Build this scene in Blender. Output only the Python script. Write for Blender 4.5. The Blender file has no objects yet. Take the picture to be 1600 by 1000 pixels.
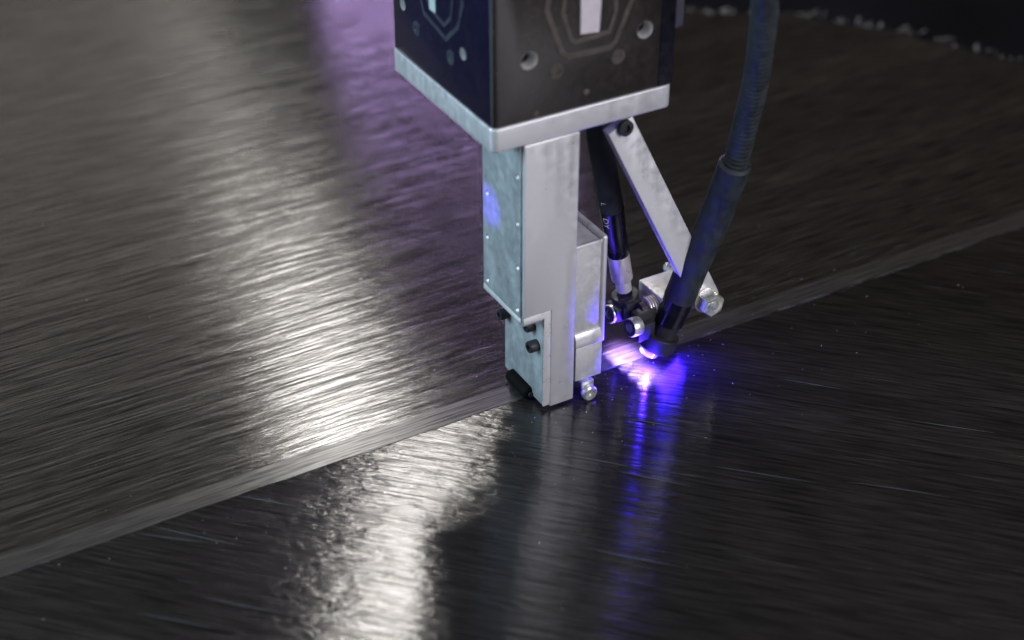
import bpy, bmesh, math, random
from mathutils import Vector, Matrix
random.seed(7)
S = 0.001                                     # all lengths below are millimetres
C = bpy.context.scene.collection
SC = bpy.context.scene

# ------------------------------------------------------------------ camera
PITCH, AZ = math.radians(34.348), math.radians(29.498)
cd = bpy.data.cameras.new('camera'); cam = bpy.data.objects.new('camera', cd); C.objects.link(cam)
CP = Vector((-388.62, -708.85, 634.11))
h = Vector((math.sin(AZ), math.cos(AZ), 0)); r = Vector((math.cos(AZ), -math.sin(AZ), 0))
fw = h*math.cos(PITCH) - Vector((0, 0, 1))*math.sin(PITCH); up = r.cross(fw)
cam.matrix_world = Matrix(((r.x, up.x, -fw.x, CP.x*S), (r.y, up.y, -fw.y, CP.y*S), (r.z, up.z, -fw.z, CP.z*S), (0, 0, 0, 1)))
cd.sensor_width = 36; cd.lens = 2565.25/1600*36
cd.clip_start = .02; cd.clip_end = 100
cd.dof.use_dof = True; cd.dof.focus_distance = 1.035; cd.dof.aperture_fstop = 3.4; cd.dof.aperture_blades = 9
SC.camera = cam

# ------------------------------------------------------------------ world and lamps
w = bpy.data.worlds.new('World'); SC.world = w; w.use_nodes = True
w.node_tree.nodes['Background'].inputs[0].default_value = (1, .87, .76, 1)
w.node_tree.nodes['Background'].inputs[1].default_value = .022
SC.view_settings.view_transform = 'Standard'; SC.view_settings.look = 'None'
SC.view_settings.exposure = 0; SC.view_settings.gamma = 1

def lamp(kind, name, loc, target, power, col, size=.3, size_y=None, **kw):
    l = bpy.data.lights.new(name, kind); o = bpy.data.objects.new(name, l); C.objects.link(o)
    o.location = Vector(loc)*S
    if target is not None:
        o.rotation_euler = (Vector(target)-Vector(loc)).to_track_quat('-Z', 'Y').to_euler()
    l.energy = power; l.color = col
    if kind == 'AREA':
        l.shape = 'RECTANGLE'; l.size = size; l.size_y = size_y or size
    else:
        l.shadow_soft_size = size
    for k, v in kw.items(): setattr(l, k, v)
    return o
# work light behind the head, mirrored in the fibres
lamp('AREA', 'work_light', (650, 1600, 1770), (0, 0, 0), 16.5, (1, .96, .90), .20, .26)
# broad dim bay lighting far behind on the left
lamp('AREA', 'bay_light', (-200, 2550, 1050), (0, 0, 0), 4.0, (1, .93, .85), 1.9, .6)
# violet light added low behind the head for the purple sheen on the tape
lamp('AREA', 'violet_fill_light', (925, 2050, 150), (120, 450, 0), 9.5, (.68, .46, 1), .42, .22)
# cool light from the left, neutral light from the right of the camera
lamp('AREA', 'cool_side_light', (-1500, 350, 900), (40, 20, 100), 40, (.62, .84, 1), .9, .9)
lamp('AREA', 'neutral_front_light', (500, -1500, 900), (60, 0, 100), 30, (.93, .92, 1), .9, .9)
# blue spot added out of view for the blue patch on the column
lamp('SPOT', 'added_blue_spot', (-420, 130, 190), (20.4, 40, 135), 16, (.12, .06, 1), .002, spot_size=math.radians(4.2), spot_blend=.8)
# curing head: the blue light comes out of the lens onto the tape
for yy_, pw_ in ((3, 1.3), (14, .8), (25, .95), (36, .7)):
    lamp('SPOT', 'curing_spot', (112.5, yy_, 16), (114, yy_-3, 0), pw_, (.36, .24, 1), .004, spot_size=math.radians(80), spot_blend=1)
lamp('POINT', 'curing_glow', (115.5, 3.5, 5), None, .6, (.05, .015, 1), .0015)
lamp('AREA', 'lens_glow', (133, 0, 9.5), (140, -14, 0), .15, (.03, .008, 1), .030, .014)

# ------------------------------------------------------------------ materials
def mat(name):
    m = bpy.data.materials.new(name); m.use_nodes = True
    nt = m.node_tree; return m, nt, nt.nodes['Principled BSDF']
def N(nt, t, **kw):
    n = nt.nodes.new(t)
    for k, v in kw.items(): setattr(n, k, v)
    return n
def L(nt, a, b): nt.links.new(a, b)
def simple(name, col, metal=0, rough=.5, noise=.0, nscale=(200, 200, 200), bump=0, spec=.5, coat=0, rn=.15):
    m, nt, p = mat(name)
    p.inputs['Base Color'].default_value = (*col, 1); p.inputs['Metallic'].default_value = metal
    p.inputs['Roughness'].default_value = rough; p.inputs['Specular IOR Level'].default_value = spec
    p.inputs['Coat Weight'].default_value = coat
    if noise or bump:
        g = N(nt, 'ShaderNodeNewGeometry'); mp = N(nt, 'ShaderNodeMapping'); mp.inputs['Scale'].default_value = nscale
        L(nt, g.outputs['Position'], mp.inputs['Vector'])
        t = N(nt, 'ShaderNodeTexNoise'); t.inputs['Scale'].default_value = 1; t.inputs['Detail'].default_value = 6
        L(nt, mp.outputs[0], t.inputs['Vector'])
        t2 = N(nt, 'ShaderNodeTexNoise'); t2.inputs['Scale'].default_value = 190; t2.inputs['Detail'].default_value = 5
        L(nt, g.outputs['Position'], t2.inputs['Vector'])
        ad = N(nt, 'ShaderNodeMath', operation='ADD'); L(nt, t.outputs[0], ad.inputs[0]); L(nt, t2.outputs[0], ad.inputs[1])
        mr = N(nt, 'ShaderNodeMapRange'); mr.inputs[1].default_value = .6; mr.inputs[2].default_value = 1.4
        mr.inputs[3].default_value = 1-noise; mr.inputs[4].default_value = 1+noise
        L(nt, ad.outputs[0], mr.inputs[0])
        mx = N(nt, 'ShaderNodeVectorMath', operation='SCALE'); mx.inputs[0].default_value = col
        L(nt, mr.outputs[0], mx.inputs['Scale']); L(nt, mx.outputs[0], p.inputs['Base Color'])
        rr = N(nt, 'ShaderNodeMapRange'); rr.inputs[1].default_value = .7; rr.inputs[2].default_value = 1.3
        rr.inputs[3].default_value = max(.03, rough-rn); rr.inputs[4].default_value = min(1, rough+rn)
        L(nt, ad.outputs[0], rr.inputs[0]); L(nt, rr.outputs[0], p.inputs['Roughness'])
        if bump:
            b = N(nt, 'ShaderNodeBump'); b.inputs['Strength'].default_value = .6; b.inputs['Distance'].default_value = bump
            L(nt, t.outputs[0], b.inputs['Height']); L(nt, b.outputs[0], p.inputs['Normal'])
    return m

def fibre_mat(name, ang, base, rough, aniso, fine, blob, blob_amp, fine_amp, tow_amp, streak=.5, smax=1.1):
    """carbon tape: fibres run along `ang`; grooves and tow waviness are relief, gloss is anisotropic"""
    m, nt, p = mat(name)
    g = N(nt, 'ShaderNodeNewGeometry'); oi = N(nt, 'ShaderNodeObjectInfo')
    rot = N(nt, 'ShaderNodeVectorRotate', rotation_type='Z_AXIS'); rot.inputs['Angle'].default_value = -ang
    L(nt, g.outputs['Position'], rot.inputs['Vector'])
    def noise(sc, det=3, rough_=.6, dist=0):
        mp = N(nt, 'ShaderNodeMapping'); mp.inputs['Scale'].default_value = sc
        L(nt, rot.outputs[0], mp.inputs['Vector'])
        t = N(nt, 'ShaderNodeTexNoise'); t.inputs['Scale'].default_value = 1
        t.inputs['Detail'].default_value = det; t.inputs['Roughness'].default_value = rough_; t.inputs['Distortion'].default_value = dist
        L(nt, mp.outputs[0], t.inputs['Vector']); return t.outputs[0]
    f1 = noise(fine[0], 3); f2 = noise(fine[1], 2); bl = noise(blob, 3, .55, .4); tow = noise((13, 200, 1), 3)
    def math_(op, a, b):
        n = N(nt, 'ShaderNodeMath', operation=op)
        for i, v in enumerate((a, b)):
            if isinstance(v, (int, float)): n.inputs[i].default_value = v
            else: L(nt, v, n.inputs[i])
        return n.outputs[0]
    hsum = math_('ADD', math_('ADD', math_('MULTIPLY', f1, fine_amp), math_('MULTIPLY', f2, fine_amp*1.3)),
                 math_('ADD', math_('MULTIPLY', bl, blob_amp), math_('MULTIPLY', tow, tow_amp)))
    b = N(nt, 'ShaderNodeBump'); b.inputs['Strength'].default_value = 1; b.inputs['Distance'].default_value = .001
    L(nt, hsum, b.inputs['Height']); L(nt, b.outputs[0], p.inputs['Normal'])
    # base colour: dry and resin-rich tows
    mr = N(nt, 'ShaderNodeMapRange'); mr.inputs[1].default_value = .3; mr.inputs[2].default_value = .7
    mr.inputs[3].default_value = 1-streak; mr.inputs[4].default_value = 1+streak
    L(nt, f2, mr.inputs[0])
    orr = N(nt, 'ShaderNodeMapRange'); orr.inputs[3].default_value = .85; orr.inputs[4].default_value = 1.15
    L(nt, oi.outputs['Random'], orr.inputs[0])
    sc = N(nt, 'ShaderNodeVectorMath', operation='SCALE'); sc.inputs[0].default_value = base
    L(nt, math_('MULTIPLY', mr.outputs[0], orr.outputs[0]), sc.inputs['Scale'])
    L(nt, sc.outputs[0], p.inputs['Base Color'])
    rr = N(nt, 'ShaderNodeMapRange'); rr.inputs[1].default_value = .3; rr.inputs[2].default_value = .7
    rr.inputs[3].default_value = rough*.78; rr.inputs[4].default_value = rough*1.22
    L(nt, math_('ADD', math_('MULTIPLY', bl, .5), math_('MULTIPLY', tow, .5)), rr.inputs[0])
    sp = N(nt, 'ShaderNodeMapRange'); sp.inputs[1].default_value = .38; sp.inputs[2].default_value = .62; sp.inputs[3].default_value = .25; sp.inputs[4].default_value = smax
    L(nt, math_('ADD', math_('MULTIPLY', f2, .5), math_('MULTIPLY', tow, .5)), sp.inputs[0]); L(nt, sp.outputs[0], p.inputs['Specular IOR Level']); L(nt, rr.outputs[0], p.inputs['Roughness'])
    p.inputs['Anisotropic'].default_value = aniso
    p.inputs['Specular IOR Level'].default_value = .75
    tg = N(nt, 'ShaderNodeCombineXYZ'); tg.inputs[0].default_value = -math.sin(ang); tg.inputs[1].default_value = math.cos(ang)
    L(nt, tg.outputs[0], p.inputs['Tangent'])
    return m
M = {}
M['upper'] = fibre_mat('carbon_tape_upper', 0, (.017, .0138, .0115), .21, .9, ((120, 1300, 1), (24, 640, 1)), (30, 150, 1), .19, .03, .6, .8)
M['edge'] = fibre_mat('carbon_tape_edge', 0, (.032, .028, .025), .32, .91, ((110, 1100, 1), (24, 800, 1)), (30, 150, 1), .14, .04, .3, .6)
M['lower'] = fibre_mat('carbon_tape_lower', math.radians(-45), (.014, .0118, .0105), .20, .91, ((80, 1100, 1), (24, 520, 1)), (60, 150, 1), .30, .034, .46, .6, .46)
M['substrate'] = simple('dark_substrate', (.015, .015, .016), 0, .5, .3)
M['floor'] = simple('black_floor', (.004, .005, .009), 0, .6, .5, (4, 4, 4))
M['alu'] = simple('machined_aluminium', (.66, .66, .68), .55, .42, .06, (150, 150, 12), .00002)
M['alu_soft'] = simple('blasted_aluminium', (.60, .60, .61), .5, .5, .12, (400, 400, 400), .00003)
M['alu_side'] = simple('brushed_side_plate', (.42, .46, .48), .5, .42, .16, (60, 60, 30), .00002)
M['edge_alu'] = simple('polished_edge', (.82, .82, .82), .5, .36, .02)
M['steel'] = simple('polished_steel', (.70, .66, .64), .6, .4, .03, (300, 300, 300))
M['zinc'] = simple('zinc_plated_steel', (.66, .67, .64), .8, .34, .2, (300, 300, 300), .00004)
M['housing'] = simple('black_anodised_housing', (.022, .018, .017), 0, .22, .5, (25, 25, 9), 0, .6, .6, .08)
M['house_side'] = simple('black_housing_corner', (.006, .006, .012), 0, .25, .3, (25, 25, 9))
M['ridge'] = simple('grey_frame_paint', (.068, .056, .050), 0, .4, .4, (40, 40, 40))
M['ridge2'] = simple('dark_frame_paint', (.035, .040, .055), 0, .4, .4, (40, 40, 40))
M['pale'] = simple('pale_window', (.52, .48, .52), 0, .35, .06)
M['pale2'] = simple('pale_window_teal', (.42, .52, .50), 0, .35, .06)
M['black'] = simple('black_oxide_steel', (.022, .022, .026), 0, .5, .3, (200, 200, 200), 0, .3)
M['roller'] = simple('roller_rubber', (.004, .004, .004), 0, .8, .3, (200, 200, 200), 0, .08)
M['navy'] = simple('navy_reflection', (.006, .006, .024), 0, .2, .4, (20, 20, 12), 0, .5, .5, .06)  # housing's left face: reflected blue light put into its colour
M['bowl'] = simple('countersink_bare_metal', (.75, .75, .75), .6, .35)
M['rubber'] = simple('dusty_black_rubber', (.021, .026, .029), 0, .6, .5, (160, 160, 60), .0001, .25)
M['shrink'] = simple('glossy_heat_shrink', (.006, .006, .012), 0, .2, .3, (300, 300, 120), .00006, .6)
M['grey_module'] = simple('grey_module', (.10, .10, .13), .2, .4, .2, (60, 60, 60))
M['print'] = simple('white_print', (.75, .78, .8), 0, .5)
M['dust'] = simple('pale_dust', (.35, .34, .32), 0, .4)
M['sliver'] = simple('torn_tape', (.17, .16, .155), 0, .4)
M['fibre'] = simple('loose_fibre', (.038, .05, .06), 0, .5)
m, nt, p = mat('lens_glass'); p.inputs['Base Color'].default_value = (.75, .75, 1, 1); p.inputs['Roughness'].default_value = .05
p.inputs['Transmission Weight'].default_value = .8; p.inputs['Emission Color'].default_value = (.12, .06, 1, 1); p.inputs['Emission Strength'].default_value = .5
M['glass'] = m
m, nt, p = mat('lens_emitter'); p.inputs['Base Color'].default_value = (.1, .1, .5, 1)
p.inputs['Emission Color'].default_value = (.16, .07, 1, 1); p.inputs['Emission Strength'].default_value = 60
M['emit'] = m

# ------------------------------------------------------------------ mesh helpers
def put(name, bm, m, parent=None, smooth=False, label=None):
    me = bpy.data.meshes.new(name)
    bmesh.ops.recalc_face_normals(bm, faces=bm.faces)
    bmesh.ops.scale(bm, vec=(S, S, S), verts=bm.verts)
    bm.to_mesh(me); bm.free(); me.materials.append(M[m] if isinstance(m, str) else m)
    if smooth:
        for f in me.polygons: f.use_smooth = True
        me.set_sharp_from_angle(angle=math.radians(35))
    o = bpy.data.objects.new(name, me); C.objects.link(o)
    if parent: o.parent = parent; o.matrix_parent_inverse = parent.matrix_world.inverted()
    if label: o['label'] = label
    return o
def empty(name, loc, label, cat, group=None):
    o = bpy.data.objects.new(name, None); C.objects.link(o); o.empty_display_size = .02
    o.matrix_world = Matrix.Translation(Vector(loc)*S); o['label'] = label; o['category'] = cat
    if group: o['group'] = group
    return o
def box(x0, x1, y0, y1, z0, z1, bev=0, seg=2, bm=None, vert_bev=0):
    b = bmesh.new()
    vs = [b.verts.new((x, y, z)) for x in (x0, x1) for y in (y0, y1) for z in (z0, z1)]
    for f in ((0, 1, 3, 2), (4, 6, 7, 5), (0, 4, 5, 1), (2, 3, 7, 6), (0, 2, 6, 4), (1, 5, 7, 3)): b.faces.new([vs[i] for i in f])
    if vert_bev:
        ed = [e for e in b.edges if abs(e.verts[0].co.z-e.verts[1].co.z) > 1e-6]
        bmesh.ops.bevel(b, geom=ed, offset=vert_bev, segments=5, affect='EDGES', profile=.5)
        bmesh.ops.recalc_face_normals(b, faces=b.faces)
        if bev:
            ed = [e for e in b.edges if len(e.link_faces) == 2 and e.link_faces[0].normal.angle(e.link_faces[1].normal) > 1]
            bmesh.ops.bevel(b, geom=ed, offset=bev, segments=seg, affect='EDGES', profile=.5)
    elif bev: bmesh.ops.bevel(b, geom=b.edges[:], offset=bev, segments=seg, affect='EDGES', profile=.5)
    if bm is not None: merge(bm, b); return bm
    return b
def merge(dst, src):
    mp = {v: dst.verts.new(v.co) for v in src.verts}
    for f in src.faces: dst.faces.new([mp[v] for v in f.verts])
    src.free()
def prism(pts, axis, a0, a1, bev=0, seg=2):
    """extrude the 2D outline along an axis; pts are the other two coordinates in order"""
    b = bmesh.new()
    def v(p, a):
        q = list(p); q.insert(axis, a); return b.verts.new(q)
    A = [v(p, a0) for p in pts]; B = [v(p, a1) for p in pts]; n = len(pts)
    b.faces.new(A); b.faces.new(B[::-1])
    for i in range(n): b.faces.new((A[i], A[(i+1) % n], B[(i+1) % n], B[i]))
    bmesh.ops.recalc_face_normals(b, faces=b.faces)
    if bev: bmesh.ops.bevel(b, geom=[e for e in b.edges if e.link_faces[0].normal.angle(e.link_faces[1].normal) > .5], offset=bev, segments=seg, affect='EDGES', profile=.5)
    return b
def frame(d):
    d = Vector(d).normalized(); a = Vector((0, 0, 1)) if abs(d.z) < .9 else Vector((0, 1, 0))
    u = d.cross(a).normalized(); return d, u, d.cross(u).normalized()
def lathe(p, d, prof, n=32, bm=None, caps=True):
    """prof: list of (distance along d, radius)"""
    b = bm or bmesh.new(); d, u, v = frame(d); p = Vector(p); rings = []
    for t, rr in prof:
        rings.append([b.verts.new(p+d*t+(u*math.cos(2*math.pi*i/n)+v*math.sin(2*math.pi*i/n))*max(rr, 1e-3)) for i in range(n)])
    for A, B in zip(rings, rings[1:]):
        for i in range(n): b.faces.new((A[i], A[(i+1) % n], B[(i+1) % n], B[i]))
    if caps: b.faces.new(rings[0][::-1]); b.faces.new(rings[-1])
    return b
def catmull(pts, k=14):
    P = [Vector(p) for p in pts]; P = [P[0]*2-P[1]]+P+[P[-1]*2-P[-2]]; out = []
    for i in range(1, len(P)-2):
        for j in range(k):
            t = j/k; a, b_, c, d = P[i-1], P[i], P[i+1], P[i+2]
            out.append(.5*((2*b_)+(c-a)*t+(2*a-5*b_+4*c-d)*t*t+(3*b_-a-3*c+d)*t**3))
    out.append(P[-2]); return out
def tube(path, rad, n=24):
    b = bmesh.new(); rings = []; ln = 0
    d, u, v = frame(path[1]-path[0])
    for i, p in enumerate(path):
        t = (path[min(i+1, len(path)-1)]-path[max(i-1, 0)]).normalized()
        if i: ln += (p-path[i-1]).length
        u = (u-t*u.dot(t)).normalized(); v = t.cross(u)
        rr = rad(ln) if callable(rad) else rad
        rings.append([b.verts.new(p+(u*math.cos(2*math.pi*k/n)+v*math.sin(2*math.pi*k/n))*rr) for k in range(n)])
    for A, B in zip(rings, rings[1:]):
        for i in range(n): b.faces.new((A[i], A[(i+1) % n], B[(i+1) % n], B[i]))
    b.faces.new(rings[0][::-1]); b.faces.new(rings[-1]); return b
def resample(path, step):
    out = [path[0]]; acc = 0
    for a, b_ in zip(path, path[1:]):
        l = (b_-a).length; t = step-acc
        while t <= l: out.append(a.lerp(b_, t/l)); t += step
        acc = (acc+l) % step
    out.append(path[-1]); return out
def cut(o, cutters):
    """subtract the shapes from an object's mesh, for real holes"""
    me = bpy.data.meshes.new('cutter'); b = bmesh.new()
    for c in cutters: merge(b, c)
    bmesh.ops.recalc_face_normals(b, faces=b.faces); bmesh.ops.scale(b, vec=(S, S, S), verts=b.verts)
    b.to_mesh(me); b.free(); k = bpy.data.objects.new('cutter', me); C.objects.link(k)
    md = o.modifiers.new('holes', 'BOOLEAN'); md.operation = 'DIFFERENCE'; md.solver = 'EXACT'; md.object = k
    bpy.context.view_layer.update()
    dg = bpy.context.evaluated_depsgraph_get()
    new = bpy.data.meshes.new_from_object(o.evaluated_get(dg)); o.modifiers.clear(); o.data = new
    bpy.data.objects.remove(k); return o
def cap_screw(parent, name, face, axis, rad, length, m='black', label=None, hexr=.5):
    """socket head: `face` is the centre of the outer face, axis points outwards"""
    ax = Vector(axis).normalized(); f = Vector(face)
    b = lathe(f-ax*length, ax, [(0, rad*.97), (length*.12, rad), (length*.86, rad), (length, rad*.9), (length+.01, rad*.62)], 36, caps=False)
    d, u, v = frame(ax)
    # socket walls
    top = [vv for vv in b.verts if abs((vv.co-f).dot(ax)-.01) < 1e-3]
    k = 36; outer = top[:k]
    hexa = []
    for i in range(k):
        a = 2*math.pi*i/k; rr = hexr*rad*math.cos(math.pi/6)/math.cos((a % (math.pi/3))-math.pi/6)
        hexa.append((u*math.cos(a)+v*math.sin(a))*rr)
    A = [b.verts.new(f+x) for x in hexa]; B = [b.verts.new(f+x-ax*length*.6) for x in hexa]
    for i in range(k):
        j = (i+1) % k
        b.faces.new((outer[i], outer[j], A[j], A[i])); b.faces.new((A[i], A[j], B[j], B[i]))
    b.faces.new(B)
    o = put(name, b, m, parent, True, label); o.data.materials.append(M['black'])
    for q in o.data.polygons:
        if m == 'zinc' and (q.center/S-f).dot(ax) > -.02 or ((q.center/S-f).length < hexr*rad): q.material_index = 1
    return o

# ------------------------------------------------------------------ setting: floor, table, plies
o = put('floor', box(-6000, 6000, -6000, 6000, -720, -700), 'floor'); o['kind'] = 'structure'; o['label'] = 'black floor beyond the far edge of the laminate'
def endx(y):
    P = [(-400, 960), (17, 800), (225, 662), (334, 607), (406, 553), (456, 478), (900, 34), (1100, -166)]
    for (a, xa), (b_, xb) in zip(P, P[1:]):
        if a <= y <= b_: return xa+(xb-xa)*(y-a)/(b_-a)
    return P[0][1] if y < P[0][0] else P[-1][1]
pts = [(-900, -700)]+[(endx(y)-9, y) for y in (-700, -400, 17, 225, 334, 406, 456, 900, 1080)]+[(-900, 1080)]
o = put('table', prism(pts, 2, -14, -.45), 'substrate'); o['kind'] = 'structure'; o['label'] = 'dark tooling table under the carbon laminate'
low = put('lower_ply', prism(pts, 2, -.44, -.12), 'lower'); low['kind'] = 'structure'; low['label'] = 'glossy lower ply of carbon tape with fibres running diagonally'
def clip(poly, ax, lim, keep_less):
    out = []
    for i, a in enumerate(poly):
        b_ = poly[(i+1) % len(poly)]
        ia = (a[ax] <= lim) == keep_less; ib = (b_[ax] <= lim) == keep_less
        if ia: out.append(a)
        if ia != ib:
            t = (lim-a[ax])/(b_[ax]-a[ax]); out.append((a[0]+(b_[0]-a[0])*t, a[1]+(b_[1]-a[1])*t))
    return out
T2 = Vector((1, -1)).normalized(); Q2 = Vector((1, 1)).normalized()
k = -900
while k < 900:
    wd = 25.0
    a, b_ = Q2*(k+.10)-T2*1500, Q2*(k+wd-.10)-T2*1500
    poly = [tuple(a), tuple(a+T2*3000), tuple(b_+T2*3000), tuple(b_)]
    for ax, lim, kl in ((0, -600, False), (0, 780, True), (1, -520, False), (1, 30, True)):
        poly = clip(poly, ax, lim, kl) if poly else poly
    k += wd
    if len(poly) < 3: continue
    b = prism(poly, 2, -.11, -.02); z1, z2 = random.uniform(-.03, .03), random.uniform(-.03, .03)
    for v in b.verts:
        if v.co.z > -.06: v.co.z += z1+(z2-z1)*((Vector(v.co[:2]).dot(Q2)-(k-wd))/wd)
    put('tape_strip', b, 'lower', low)
upp = put('upper_ply', prism([(-900, 19.5)]+[(endx(y)-5, y) for y in (19.5, 225, 334, 406, 456, 900, 1080)]+[(-900, 1080)], 2, .03, .12), 'upper')
upp['kind'] = 'structure'; upp['label'] = 'upper ply of satin carbon tape ending in a straight seam'
y = 18.0; i = 0
while y < 1070:
    wd = 24.0 if i else 17.0
    b = bmesh.new()
    # the far end of every strip is cut or torn a little differently
    e0, e1 = endx(y)+random.uniform(-6, 8), endx(y+wd)+random.uniform(-6, 8)
    n = 8; zz0, zz1 = random.uniform(.26, .36), random.uniform(.26, .36)
    if i == 0: zz0, zz1 = .30, .40
    xs = [-900, -500, -250, 0, 250, 500] if i else list(range(-900, 780, 4))
    ends = [(e0+(e1-e0)*j/n+random.choice((0, 0, 0, random.uniform(-5, 9)))) for j in range(n+1)]
    def zt(t): return zz0+(zz1-zz0)*t+.07*math.sin(math.pi*t)
    cols = [x for x in xs if x < min(ends)-25]
    rows = []
    for j in range(n+1):
        t = j/n; yy = y+.12+(wd-.24)*t
        wav = (lambda x: (.35*math.sin(x*.031)+.25*math.sin(x*.13+2)+random.gauss(0, .12)) if (i == 0 and j == 0) else 0)
        row = [b.verts.new((x, yy+wav(x), zt(t))) for x in cols]+[b.verts.new((min(ends)-22, yy, zt(t)))]
        lift = abs(random.gauss(0, .5))
        row.append(b.verts.new((ends[j], yy, zt(t)+lift)))
        rows.append(row)
    for A, B in zip(rows, rows[1:]):
        for q in range(len(A)-1): b.faces.new((A[q], A[q+1], B[q+1], B[q]))
    g = bmesh.ops.extrude_face_region(b, geom=b.faces[:])
    for v in g['geom']:
        if isinstance(v, bmesh.types.BMVert): v.co.z = max(.13, v.co.z-.25) if v.co.z < 1 else v.co.z-.2
    put('tape_strip', b, 'edge' if i == 0 else 'upper', upp, label='smoother pale tape strip along the seam' if i == 0 else None)
    y += wd; i += 1
# torn slivers of tape along the far cut edge
b = bmesh.new()
for _ in range(95):
    yy = random.uniform(120, 520); x = endx(yy)+random.uniform(-4, 7); a = random.gauss(.1, .5); l = random.uniform(1.5, 9); wd = abs(random.gauss(0, .5))+.15
    c = Vector((x, yy, random.uniform(.7, 1.6))); d = Vector((math.cos(a), math.sin(a), random.uniform(0, .5))).normalized(); q = Vector((-d.y, d.x, random.uniform(-.4, .4)))*wd
    vs = [b.verts.new(c+q), b.verts.new(c-q), b.verts.new(c+d*l-q*.4), b.verts.new(c+d*l+q*.3+Vector((0, 0, .8)))]
    vs2 = [b.verts.new(v.co-Vector((0, 0, .15))) for v in vs]
    b.faces.new(vs); b.faces.new(vs2[::-1])
    for i in range(4): b.faces.new((vs[i], vs2[i], vs2[(i+1) % 4], vs[(i+1) % 4]))
o = put('tape_slivers', b, 'sliver'); o['kind'] = 'stuff'; o['label'] = 'torn shiny slivers of tape along the far ragged edge'; o['category'] = 'debris'
# dust and resin specks
b = bmesh.new()
for _ in range(620):
    x, yy = random.uniform(-330, 420), random.choice((random.uniform(-290, 16), random.uniform(22, 400), random.uniform(-60, 60)))
    x, yy = (x, yy) if random.random() < .45 else (random.gauss(60, 110), random.gauss(10, 45)) 
    if -2 < x < 82 and -3 < yy < 50: continue
    s = random.choice((.08, .1, .12, .16, .2, .34))*random.uniform(.6, 1.1); zb = .36 if yy > 18 else .0
    zb = zb if not 16 < yy < 22 else .45
    ang = random.uniform(0, 3.14); e = random.uniform(1, 2.2)
    vs = [b.verts.new((x+math.cos(ang+q*math.pi/2)*s*(e if q % 2 else 1), yy+math.sin(ang+q*math.pi/2)*s*(e if q % 2 else 1), zb)) for q in range(4)]
    t = b.verts.new((x, yy, zb+s*.9)); b.faces.new(vs)
    for q in range(4): b.faces.new((vs[q], vs[(q+1) % 4], t))
o = put('dust', b, 'dust'); o['kind'] = 'stuff'; o['label'] = 'fine pale dust specks scattered over the carbon plies'; o['category'] = 'dust'
# loose fibres lying on the plies
b = bmesh.new()
def fib(x, y_, ang, l, z, w_=.09, bend=0):
    d = Vector((math.cos(ang), math.sin(ang), 0)); n = Vector((-d.y, d.x, 0)); c = Vector((x, y_, z)); rows = []
    for i in range(9):
        t = i/8; p = c+d*(l*(t-.5))+n*(bend*(4*t*(1-t)))
        ww = w_*(.25+math.sin(math.pi*t))
        rows.append([b.verts.new(p+n*ww), b.verts.new(p+Vector((0, 0, ww*1.2))), b.verts.new(p-n*ww)])
    for A, B in zip(rows, rows[1:]):
        for q in range(3): b.faces.new((A[q], A[(q+1) % 3], B[(q+1) % 3], B[q]))
for x, y_, l in ((-196, -5, 52), (-210, 2, 40), (-190, -75, 60), (-232, -62, 45), (-150, 4, 40), (-120, -40, 55), (120, -120, 60), (200, -60, 45), (40, -60, 50), (10, -140, 60), (250, -140, 50), (90, -45, 36), (60, -90, 44), (-60, -200, 70), (180, -170, 60)):
    fib(x, y_, math.radians(-45+random.gauss(0, 1.5)), l, .03, .16, random.gauss(0, .5))
for _ in range(22):
    x, y_ = random.uniform(-300, 420), random.uniform(-280, 5)
    fib(x, y_, math.radians(-45+random.gauss(0, 2)), random.uniform(8, 40), .03, random.uniform(.05, .1), random.gauss(0, .3))
for _ in range(110):
    x = random.uniform(-340, 460)
    fib(x, 18+random.gauss(0, .5), random.gauss(0, .09), random.uniform(4, 22), .28, random.uniform(.05, .13), random.gauss(0, .4))
for _ in range(60):
    x = random.uniform(-340, 460)
    fib(x, random.uniform(22, 90), random.gauss(0, .05), random.uniform(6, 30), .38, random.uniform(.04, .09), random.gauss(0, .3))
o = put('loose_fibres', b, 'fibre'); o['kind'] = 'stuff'; o['label'] = 'fine pale loose fibres lying along the lower ply'; o['category'] = 'fibre'

# ------------------------------------------------------------------ the tape laying head
Z0, Z1 = 193.4, 208.0
head = empty('tape_laying_head', (40, 24, 0), 'silver column tool under a glossy black housing, standing upright on the tape seam', 'machine head')
hb = put('housing', box(.6, 118.6, .6, 125.5, Z1+.02, 420, 1.0, 2, vert_bev=3.5), 'housing', head, True)
cut(hb, [lathe(f, (0, -1, 0), [(-16, 5.2), (3, 5.2)], 40) for f in ((23.4, .6, 245), (99, .6, 246.5))] +
        [lathe(f, (-1, 0, 0), [(-12, 3.6), (3, 3.6)], 40) for f in ((.6, 34.5, 240.5), (.6, 110, 241.5))])
def bowl(p, ax, rr):
    b = lathe(p, ax, [(.12, rr), (.12, rr*.98), (-rr*.15, rr*.9), (-rr*1.5, rr*.86), (-rr*1.9, rr*.84), (-rr*2.0, .01)], 32, caps=False)
    o = put('screw_hole', b, 'bowl', hb, True); o.data.materials.append(M['black'])
    for f_ in o.data.polygons:
        if (f_.center/S-Vector(p)).dot(Vector(ax)) < -rr*1.55: f_.material_index = 1  # deep end coloured black for the shade inside the hole
    return o
hb.data.materials.append(M['navy'])  # left faces coloured navy for the blue light they reflect
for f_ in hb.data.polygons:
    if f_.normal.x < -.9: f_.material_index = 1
for f in ((23.4, .6, 245), (99, .6, 246.5)): bowl(f, (0, -1, 0), 5.2)
for f in ((.6, 34.5, 240.5), (.6, 110, 241.5)): bowl(f, (-1, 0, 0), 3.6)
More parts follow.
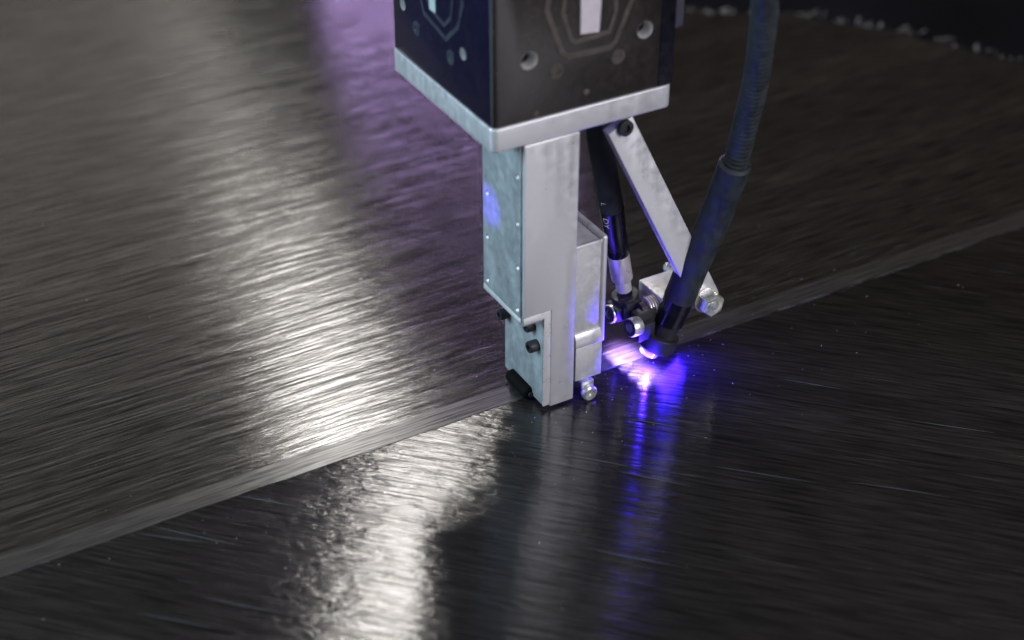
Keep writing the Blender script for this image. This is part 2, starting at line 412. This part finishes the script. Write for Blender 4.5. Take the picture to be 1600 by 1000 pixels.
# the dark corner post on the right edge, and nested frames with a pale window on each face
put('corner_post', box(109.5, 119.6, -.1, 12, Z1+.4, 420, .8), 'house_side', hb)
put('side_panel', box(-.05, .58, 5, 121, Z1+.6, 419, .15), 'navy', hb, label='left face with the blue reflection in its colour') if 0 else None
def ring_frame(pts, wd, depth, plane, m, name='panel_frame'):
    """band of width wd inside the outline, standing proud of the face; pts in (along, z)"""
    n = len(pts); P = [Vector(p) for p in pts]; inn = []
    ar = sum(P[i].x*P[(i+1) % n].y-P[(i+1) % n].x*P[i].y for i in range(n)); sg = 1 if ar > 0 else -1
    for i in range(n):
        a, c, d = P[i-1], P[i], P[(i+1) % n]
        n1 = Vector((-(c-a).y, (c-a).x)).normalized()*sg; n2 = Vector((-(d-c).y, (d-c).x)).normalized()*sg
        bis = (n1+n2).normalized(); inn.append(c+bis*(wd/max(.35, bis.dot(n1))))
    b = bmesh.new()
    def v(p, dd): return b.verts.new((p.x, .6-dd, p.y) if plane == 'Y' else (.6-dd, p.x, p.y))
    O1, I1 = [v(p, depth) for p in P], [v(p, depth) for p in inn]; O0, I0 = [v(p, -.2) for p in P], [v(p, -.2) for p in inn]
    for i in range(n):
        j = (i+1) % n
        b.faces.new((O1[i], O1[j], I1[j], I1[i])); b.faces.new((O0[i], O0[j], O1[j], O1[i])); b.faces.new((I1[i], I1[j], I0[j], I0[i]))
    return put(name, b, m, hb)
ring_frame([(32.5, 272), (36, 292), (88, 292), (91, 268), (80.5, 243), (76, 239.5), (48.5, 240), (43, 244)][::-1], 3.2, .5, 'Y', 'ridge')
ring_frame([(43, 268), (45, 285), (79, 285), (80, 262), (75.5, 249.5), (52, 248), (49, 250.5)][::-1], 2.6, .5, 'Y', 'ridge')
ring_frame([(32, 270), (36, 300), (88, 300), (93, 268), (82, 246), (54, 240), (38, 254)], 2.8, .5, 'X', 'ridge2')
ring_frame([(44, 268), (48, 290), (78, 290), (82, 262), (72, 252), (56, 248), (47, 256)], 2.2, .5, 'X', 'ridge2')
put('window', prism([(55, 300), (55.8, 253.6), (68, 252.3), (70, 300)], 1, -.1, .8, .1), 'pale', hb, label='pale oblong window in the right face')
put('window', prism([(66.0, 300), (66.2, 252.6), (73.8, 252.6), (74.5, 300)], 0, -.1, .8, .1), 'pale2', hb, label='pale greenish window in the left face')
for p_, ax in (((41, .6, 234.6), (0, -1, 0)), ((81.5, .6, 234), (0, -1, 0)), ((.6, 49.8, 232), (-1, 0, 0)), ((.6, 92.4, 233), (-1, 0, 0))):
    b = lathe(p_, ax, [(-.1, 4.6), (.4, 4.4), (.4, 2.4), (.05, 2.1), (.05, .01)], 28, caps=False)
    put('screw_ring', b, 'ridge' if ax[1] else 'ridge2', hb, True)
for p_ in ((61, .6, 217), (28.5, .6, 211.5)):
    put('rivet', lathe(p_, (0, -1, 0), [(-.1, 2.0), (.35, 1.7), (.5, .01)], 20, caps=False), 'ridge', hb, True)
put('side_module', box(119.8, 139, 18, 60, 232, 420, 2.5, 3), 'grey_module', head, True)
# mounting plate
put('mounting_plate', box(0, 120, 0, 126.7, Z0, Z1, .9, 3, vert_bev=4.5), 'alu', head, True)
# column: body with a cut-out at the lower left, a cover on the front, a plate on the side
ZL = 73.0; YB = 48.5; XL = 37.4; XR = 56.3
body = put('column_body', prism([(20.6, Z0-.05), (20.6, 68.5), (36.0, 68.5), (36.0, 4.5), (XR, 4.5), (XR, Z0-.05)], 1, 1.0, YB, .8, 2), 'alu_side', head, True)
cut(body, [lathe((20.6, yy, zz), (-1, 0, 0), [(-5, 1.7), (3, 1.7)], 24) for yy, zz in ((5.8, 80.3),)][:0] or [box(0, 1, -50, -49, 0, 1)])
cov = put('column_cover', prism([(20.2, Z0-.05), (20.2, 75.6), (39.5, 75.6), (39.5, 2.2), (XR+.6, 2.2), (XR+.6, Z0-.05)], 1, -.6, .95, .8, 3), 'alu', head, True)
inner = put('cover_lip', prism([(20.9, 75.7), (20.9, 70.6), (34.8, 70.6), (34.8, 3.6), (39.8, 3.6), (39.8, 75.7)], 1, -.1, .94, .4, 2), 'edge_alu', head, True)
side = put('side_plate', prism([(2.6, Z0-.05), (2.6, 75.0), (YB-.6, 75.0), (YB-.6, Z0-.05)], 0, 19.2, 20.55, .4, 2), 'alu_side', head, True)
holes = [(5.4, 171.8), (42.2, 142.7), (5.3, 140.7), (42.7, 111.9), (5.1, 110.3), (42.6, 80.5), (5.6, 80.1)]
cut(side, [lathe((20, yy, zz), (-1, 0, 0), [(-2, 1.9), (3, 1.9)], 24) for yy, zz in holes])
for yy, zz in holes:
    b = lathe((19.15, yy, zz), (-1, 0, 0), [(.1, 2.3), (.1, 1.95), (-1.3, .9), (-1.5, .01)], 24, caps=False)
    put('screw', b, 'bowl', side, True)
put('bottom_trim', box(19.0, 20.5, 2.6, YB-.2, 71.2, 74.6, .5), 'edge_alu', head, True, label='bright rim along the lower edge of the side plate')
# lower side plate with black cap screws, standing back from the upper one
put('lower_side_plate', prism([(1.6, 68), (1.6, 4.0), (YB+.5, 4.0), (YB+.5, 68)], 0, 35.0, 36.2, .3), 'alu_side', head, True)
cap_screw(head, 'cap_screw', (28.5, 45.5, 49), (-1, 0, 0), 3.9, 6.6)
cap_screw(head, 'cap_screw', (28.5, 8.2, 46.5), (-1, 0, 0), 3.9, 6.6)
cap_screw(head, 'cap_screw', (29.5, 14, 58.5), (-1, 0, 0), 4.2, 5.6)
cap_screw(head, 'cap_screw', (29.5, 51, 58.5), (-1, 0, 0), 3.9, 5.6)
# black compaction roller under the column
rl = put('roller', lathe((33.6, 14, 4.9), (0, 1, 0), [(0, 3.6), (.8, 4.6), (24, 4.6), (25, 3.6)], 40), 'roller', head, True)
put('axle', lathe((33.6, 12.6, 4.9), (0, 1, 0), [(0, 1.6), (28, 1.6)], 20), 'black', rl, True)
# housing box on the right side of the column
sb = put('side_box', box(57.6, 76.2, 2.0, 47, 44, 113.4, .9, 3), 'alu_soft', head, True)
put('end_plate', box(76.3, 80.2, .9, 48, 38, 116.2, 1.5, 3), 'alu', head, True)
put('top_lip', box(57.6, 76.2, 1.2, 2.9, 112.2, 114.4, .5), 'edge_alu', sb, True)
put('step_block', prism([(1.4, 50), (-.6, 45.5), (-.6, 40), (30, 40), (30, 50)], 0, 57.8, 76.9, .5, 2), 'alu', head, True)
put('guide_block', box(58.2, 77.6, -.2, 24, 14.5, 39.9, .6), 'alu_soft', head, True)
put('guide_pin', lathe((67.5, 5, 8), (0, 0, 1), [(0, 1.4), (8, 1.4)], 16), 'steel', head, True)
fb = put('foot_bracket', box(62.6, 71.5, -1.6, .2, 3.2, 13.0, .4), 'zinc', head, True)
put('foot_top', box(62.6, 71.5, .3, 9, 11, 12.9, .3), 'zinc', fb, True)
b = lathe((66.6, -1.5, 5.4), (.1, -1, 0), [(0, 4.6), (.8, 5.2), (3.6, 5.2), (4.4, 4.4), (4.45, 1.9), (3.2, 1.7), (3.2, .01)], 32, caps=False)
put('guide_wheel', b, 'zinc', head, True)

# ------------------------------------------------------------------ optics bracket hanging from the mounting plate
br = empty('optics_bracket', (88, 4, Z0), 'flat silver arm sloping down to a pivot block with black lens clamps and hex nut', 'bracket')
def arm_outline():
    a = Vector((86.2, 188.5)); c = Vector((159, 43.5)); d = (c-a).normalized(); n = Vector((-d.y, d.x)); w1, w2 = 8.9, 9.4
    pts = [a-n*w1-d*6, ]
    out = [(a-n*w1+Vector((0, 0))), (c-n*w2)]
    P = [a-n*w1, c-n*w2]
    for i in range(1, 12):
        t = math.pi*i/12; P.append(c-n*w2*math.cos(t)+d*w2*math.sin(t))
    P += [c+n*w2, a+n*w1]
    P = [p for p in P]
    P[-1] = Vector((a+n*w1)); 
    return [(p.x, min(p.y, Z0-.1)) for p in P]
arm = put('arm', prism(arm_outline(), 1, 2, 9.0, .3, 2), 'alu', br, True)
cap_screw(br, 'button_screw', (88.5, -1.5, 187.2), (0, -1, 0), 5.0, 3.4, 'black')
# pivot bolt, washer, hex nut
d, u, v = frame((0, -1, 0)); nc = Vector((158.3, 1.0, 43.6))
b = bmesh.new(); rings = []
for t, rr in ((0, 8.6), (7.2, 8.6), (8.2, 7.8)):
    rings.append([b.verts.new(nc+d*t+(u*math.cos(math.pi*i/3+.3)+v*math.sin(math.pi*i/3+.3))*rr) for i in range(6)])
for A, B in zip(rings, rings[1:]):
    for i in range(6): b.faces.new((A[i], A[(i+1) % 6], B[(i+1) % 6], B[i]))
b.faces.new(rings[0]); b.faces.new(rings[-1])
bmesh.ops.bevel(b, geom=[e for e in b.edges if abs((e.verts[0].co-e.verts[1].co).dot(d)) > 5], offset=.5, segments=2, affect='EDGES')
put('hex_nut', b, 'zinc', br, True)
b = lathe(nc, d, [(8.1, 5.6), (8.7, 5.3), (8.5, 3.6), (7.6, 3.3), (8.8, 2.9), (9.6, 2.3), (9.6, .01)], 32, caps=False)
bt = put('pivot_bolt', b, 'zinc', br, True)
b = lathe((158.3, 40, 43.6), (0, 1, 0), [(0, 3.4)]+[(1+.7*i, 3.6 if i % 2 else 3.1) for i in range(9)]+[(8, 2.8)], 20)
put('threaded_end', b, 'zinc', bt, True)
put('washer', lathe((158.3, 1.95, 43.6), (0, -1, 0), [(0, 9.3), (.9, 9.3)], 32), 'steel', br, True)
blk = put('pivot_block', box(131, 157.5, 9.3, 40, 32.5, 46.0, .7, 3), 'alu_soft', br, True)
for k in range(4):
    put('spring_washer', lathe((130.8-k*1.9, 20.5, 37.5), (-1, 0, 0), [(0, 6.0), (.3, 7.0), (.9, 7.0), (1.3, 6.0)], 36), 'steel', br, True)
put('pivot_stub', lathe((131, 20.5, 37.5), (-1, 0, 0), [(0, 4.6), (12, 4.6)], 24), 'black', br, True)
# far clamp round the thin ferrule, near ring clamp round the lens barrel
def clamp_c(center, axis, R, Rin, hgt, m, name='ring_clamp', n=40):
    return lathe(Vector(center)-Vector(axis).normalized()*hgt/2, axis, [(0, Rin), (0, R-.5), (.5, R), (hgt-.5, R), (hgt, R-.5), (hgt, Rin), (0, Rin)], n, caps=False)
HA = [Vector(p) for p in ((93.3, 36, 185), (93.3, 36, 167.4), (99.1, 36, 137.1), (105.5, 36, 106.8), (111.2, 36, 73.7), (115.3, 36, 53.5), (118.0, 36, 39.5))]
axA = (HA[-1]-HA[-2]).normalized()
cA = put('ring_clamp', clamp_c(HA[-1]+axA*2, axA, 9.0, 5.2, 8.5, 'black'), 'black', br, True, label='far black clamp round the steel tip of the straight cable')
put('jaw', box(106.5, 114.5, 28, 40.5, 26.5, 36.5, .6), 'black', cA, True)
put('jaw', box(112, 124, 24.6, 33.5, 27.5, 41.0, .8), 'black', cA, True)
put('pinch_gap', box(110.5, 113.8, 25.4, 27.6, 28.5, 37.5, .3), 'black', cA, True)
HB = [Vector(p) for p in ((112, -75, 345), (128, -62, 312), (142, -50, 274.3), (148.7, -42, 247), (155.1, -32, 213.6), (158.1, -22, 179.4), (159.6, -14, 150.1), (155.5, -3, 106.3), (148.3, 4, 73.9), (141.5, 8, 47.9), (136.3, 10.5, 30.5), (131.5, 12, 16.5))]
axB = (HB[-1]-HB[-2]).normalized()
cB = put('ring_clamp', clamp_c(HB[-1]+axB*1.0-Vector((1.5, 0, 0)), axB, 12.6, 8.0, 10.5, 'black'), 'black', br, True, label='near black clamp round the lens barrel of the curved cable')
put('jaw', box(111.5, 124, 8.5, 19.5, 21, 33.5, .8), 'black', cB, True)
put('jaw', prism([(117, 22), (129, 30), (127, 41), (113, 38), (112, 30)], 1, 13, 21, .6), 'black', cB, True)
for f, lb in (((104.6, 34.5, 30.4), 'far silver cap screw of the clamps'), ((105.8, 11.5, 33.0), 'near silver cap screw of the clamps')):
    cap_screw(br, 'cap_screw', f, (-1, -.12, .12), 6.4, 7.4, 'zinc', lb, .55)
# lens under the near clamp
tip = HB[-1]+axB*7.5-Vector((5.5, .5, 0))
put('lens', lathe(tip, axB+Vector((-.15, -.1, 0)), [(0, 6.6), (2.6, 6.4), (3.8, 5.4), (3.9, .01)], 32, caps=True), 'glass', br, True)

# ------------------------------------------------------------------ the two cables
def cyl_between(a, b_, prof, m, name, parent, label=None, n=36):
    """prof in (fraction, radius)"""
    a, b_ = Vector(a), Vector(b_); l = (b_-a).length
    return put(name, lathe(a, b_-a, [(t*l, rr) for t, rr in prof], n), m, parent, True, label)
ca = empty('fibre_cable', (118, 36, 39.5), 'straight black cable with white lettering and steel ferrule, hanging between column and sloping arm', 'cable')
pa = catmull([(91, 38, 193.2), (92.6, 37, 178), (93.9, 36, 162), (99.1, 36, 137.1), (105.0, 36, 108.5)], 16)
put('jacket', tube(pa, lambda s: 7.7+.10*math.sin(s*.9), 32), 'rubber', ca, True)
A0, A1, A2, A3 = Vector((104.6, 36, 110.5)), Vector((111.1, 36, 74.5)), Vector((115.0, 36, 54.5)), HA[-1]
sh = cyl_between(A0, A1, [(0, 6.8), (.02, 8.1), (.05, 7.9), (.5, 7.3), (.98, 7.2), (1, 6.9)], 'shrink', 'sleeve', ca)
cyl_between(A1, A2, [(0, 6.6), (.01, 7.1), (.97, 7.1), (1, 6.7)], 'steel', 'ferrule', ca)
cyl_between(A2, A3-axA*6, [(0, 5.1), (1, 5.1)], 'steel', 'ferrule_tip', ca)
def wrap_text(txt, p0, ax, rad, side, size, off, parent):
    """print lettering running down a cylinder: side is the direction the print faces"""
    cu = bpy.data.curves.new('lettering', 'FONT'); cu.body = txt; cu.size = size; cu.extrude = 0.0
    to = bpy.data.objects.new('lettering', cu); C.objects.link(to); bpy.context.view_layer.update()
    me = bpy.data.meshes.new_from_object(to.evaluated_get(bpy.context.evaluated_depsgraph_get())); bpy.data.objects.remove(to)
    ax = Vector(ax).normalized(); side = Vector(side); side = (side-ax*side.dot(ax)).normalized(); q = side.cross(ax)
    for v_ in me.vertices:
        s_, t_ = v_.co.x, v_.co.y-size*.35
        th = t_/rad
        v_.co = (Vector(p0)+ax*(off+s_)+(side*math.cos(th)+q*math.sin(th))*(rad+.12))*S
    me.materials.append(M['print']); o = bpy.data.objects.new('lettering', me); C.objects.link(o); o.parent = parent; o.matrix_parent_inverse = parent.matrix_world.inverted()
axs = (A1-A0).normalized()
wrap_text('DY', A0, axs, 8.0, (-.99, -.45, .2), 5.8, 3.0, sh)
for off, wd_ in ((-9, 2.4), (-33, 1.0), (-36, 4.0)):
    p_ = A0+axs*off
    if off > -20: wrap_text('L', A0+axs*off, axs, 7.9, (-.99, -.45, .2), 4.8, 0, ca)
# curved cable
cb = empty('fibre_cable', tuple(HB[-1]), 'thick curved black cable arching down from the top right into the glowing lens clamp', 'cable')
full = catmull(HB, 20)
def split(path, z_hi, z_lo): return [p for p in path if z_lo <= p.z <= z_hi]
up_ = resample(split(full, 999, 148.5), .45)
put('jacket', tube(up_, lambda s: 7.6+.22*max(-.4, math.sin(s*2*math.pi/3.4)), 32), 'rubber', cb, True)
mid = split(full, 152, 46.5); ml = [0]
put('outer_sleeve', tube(resample(mid, 1.5), lambda s: 8.6 if s < .5 else (10.4 if s < 4 else 10.3+.12*math.sin(s*.35)), 36), 'rubber', cb, True, 'smooth outer sleeve with a raised collar at its top end')
put('sleeve', tube(resample(split(full, 47.5, 28.5), 1.5), lambda s: 9.9, 36), 'shrink', cb, True)
bar = split(full, 30, 16); 
put('lens_barrel', tube(resample(bar, 1.5), lambda s: 8.6, 36), 'black', cb, True)
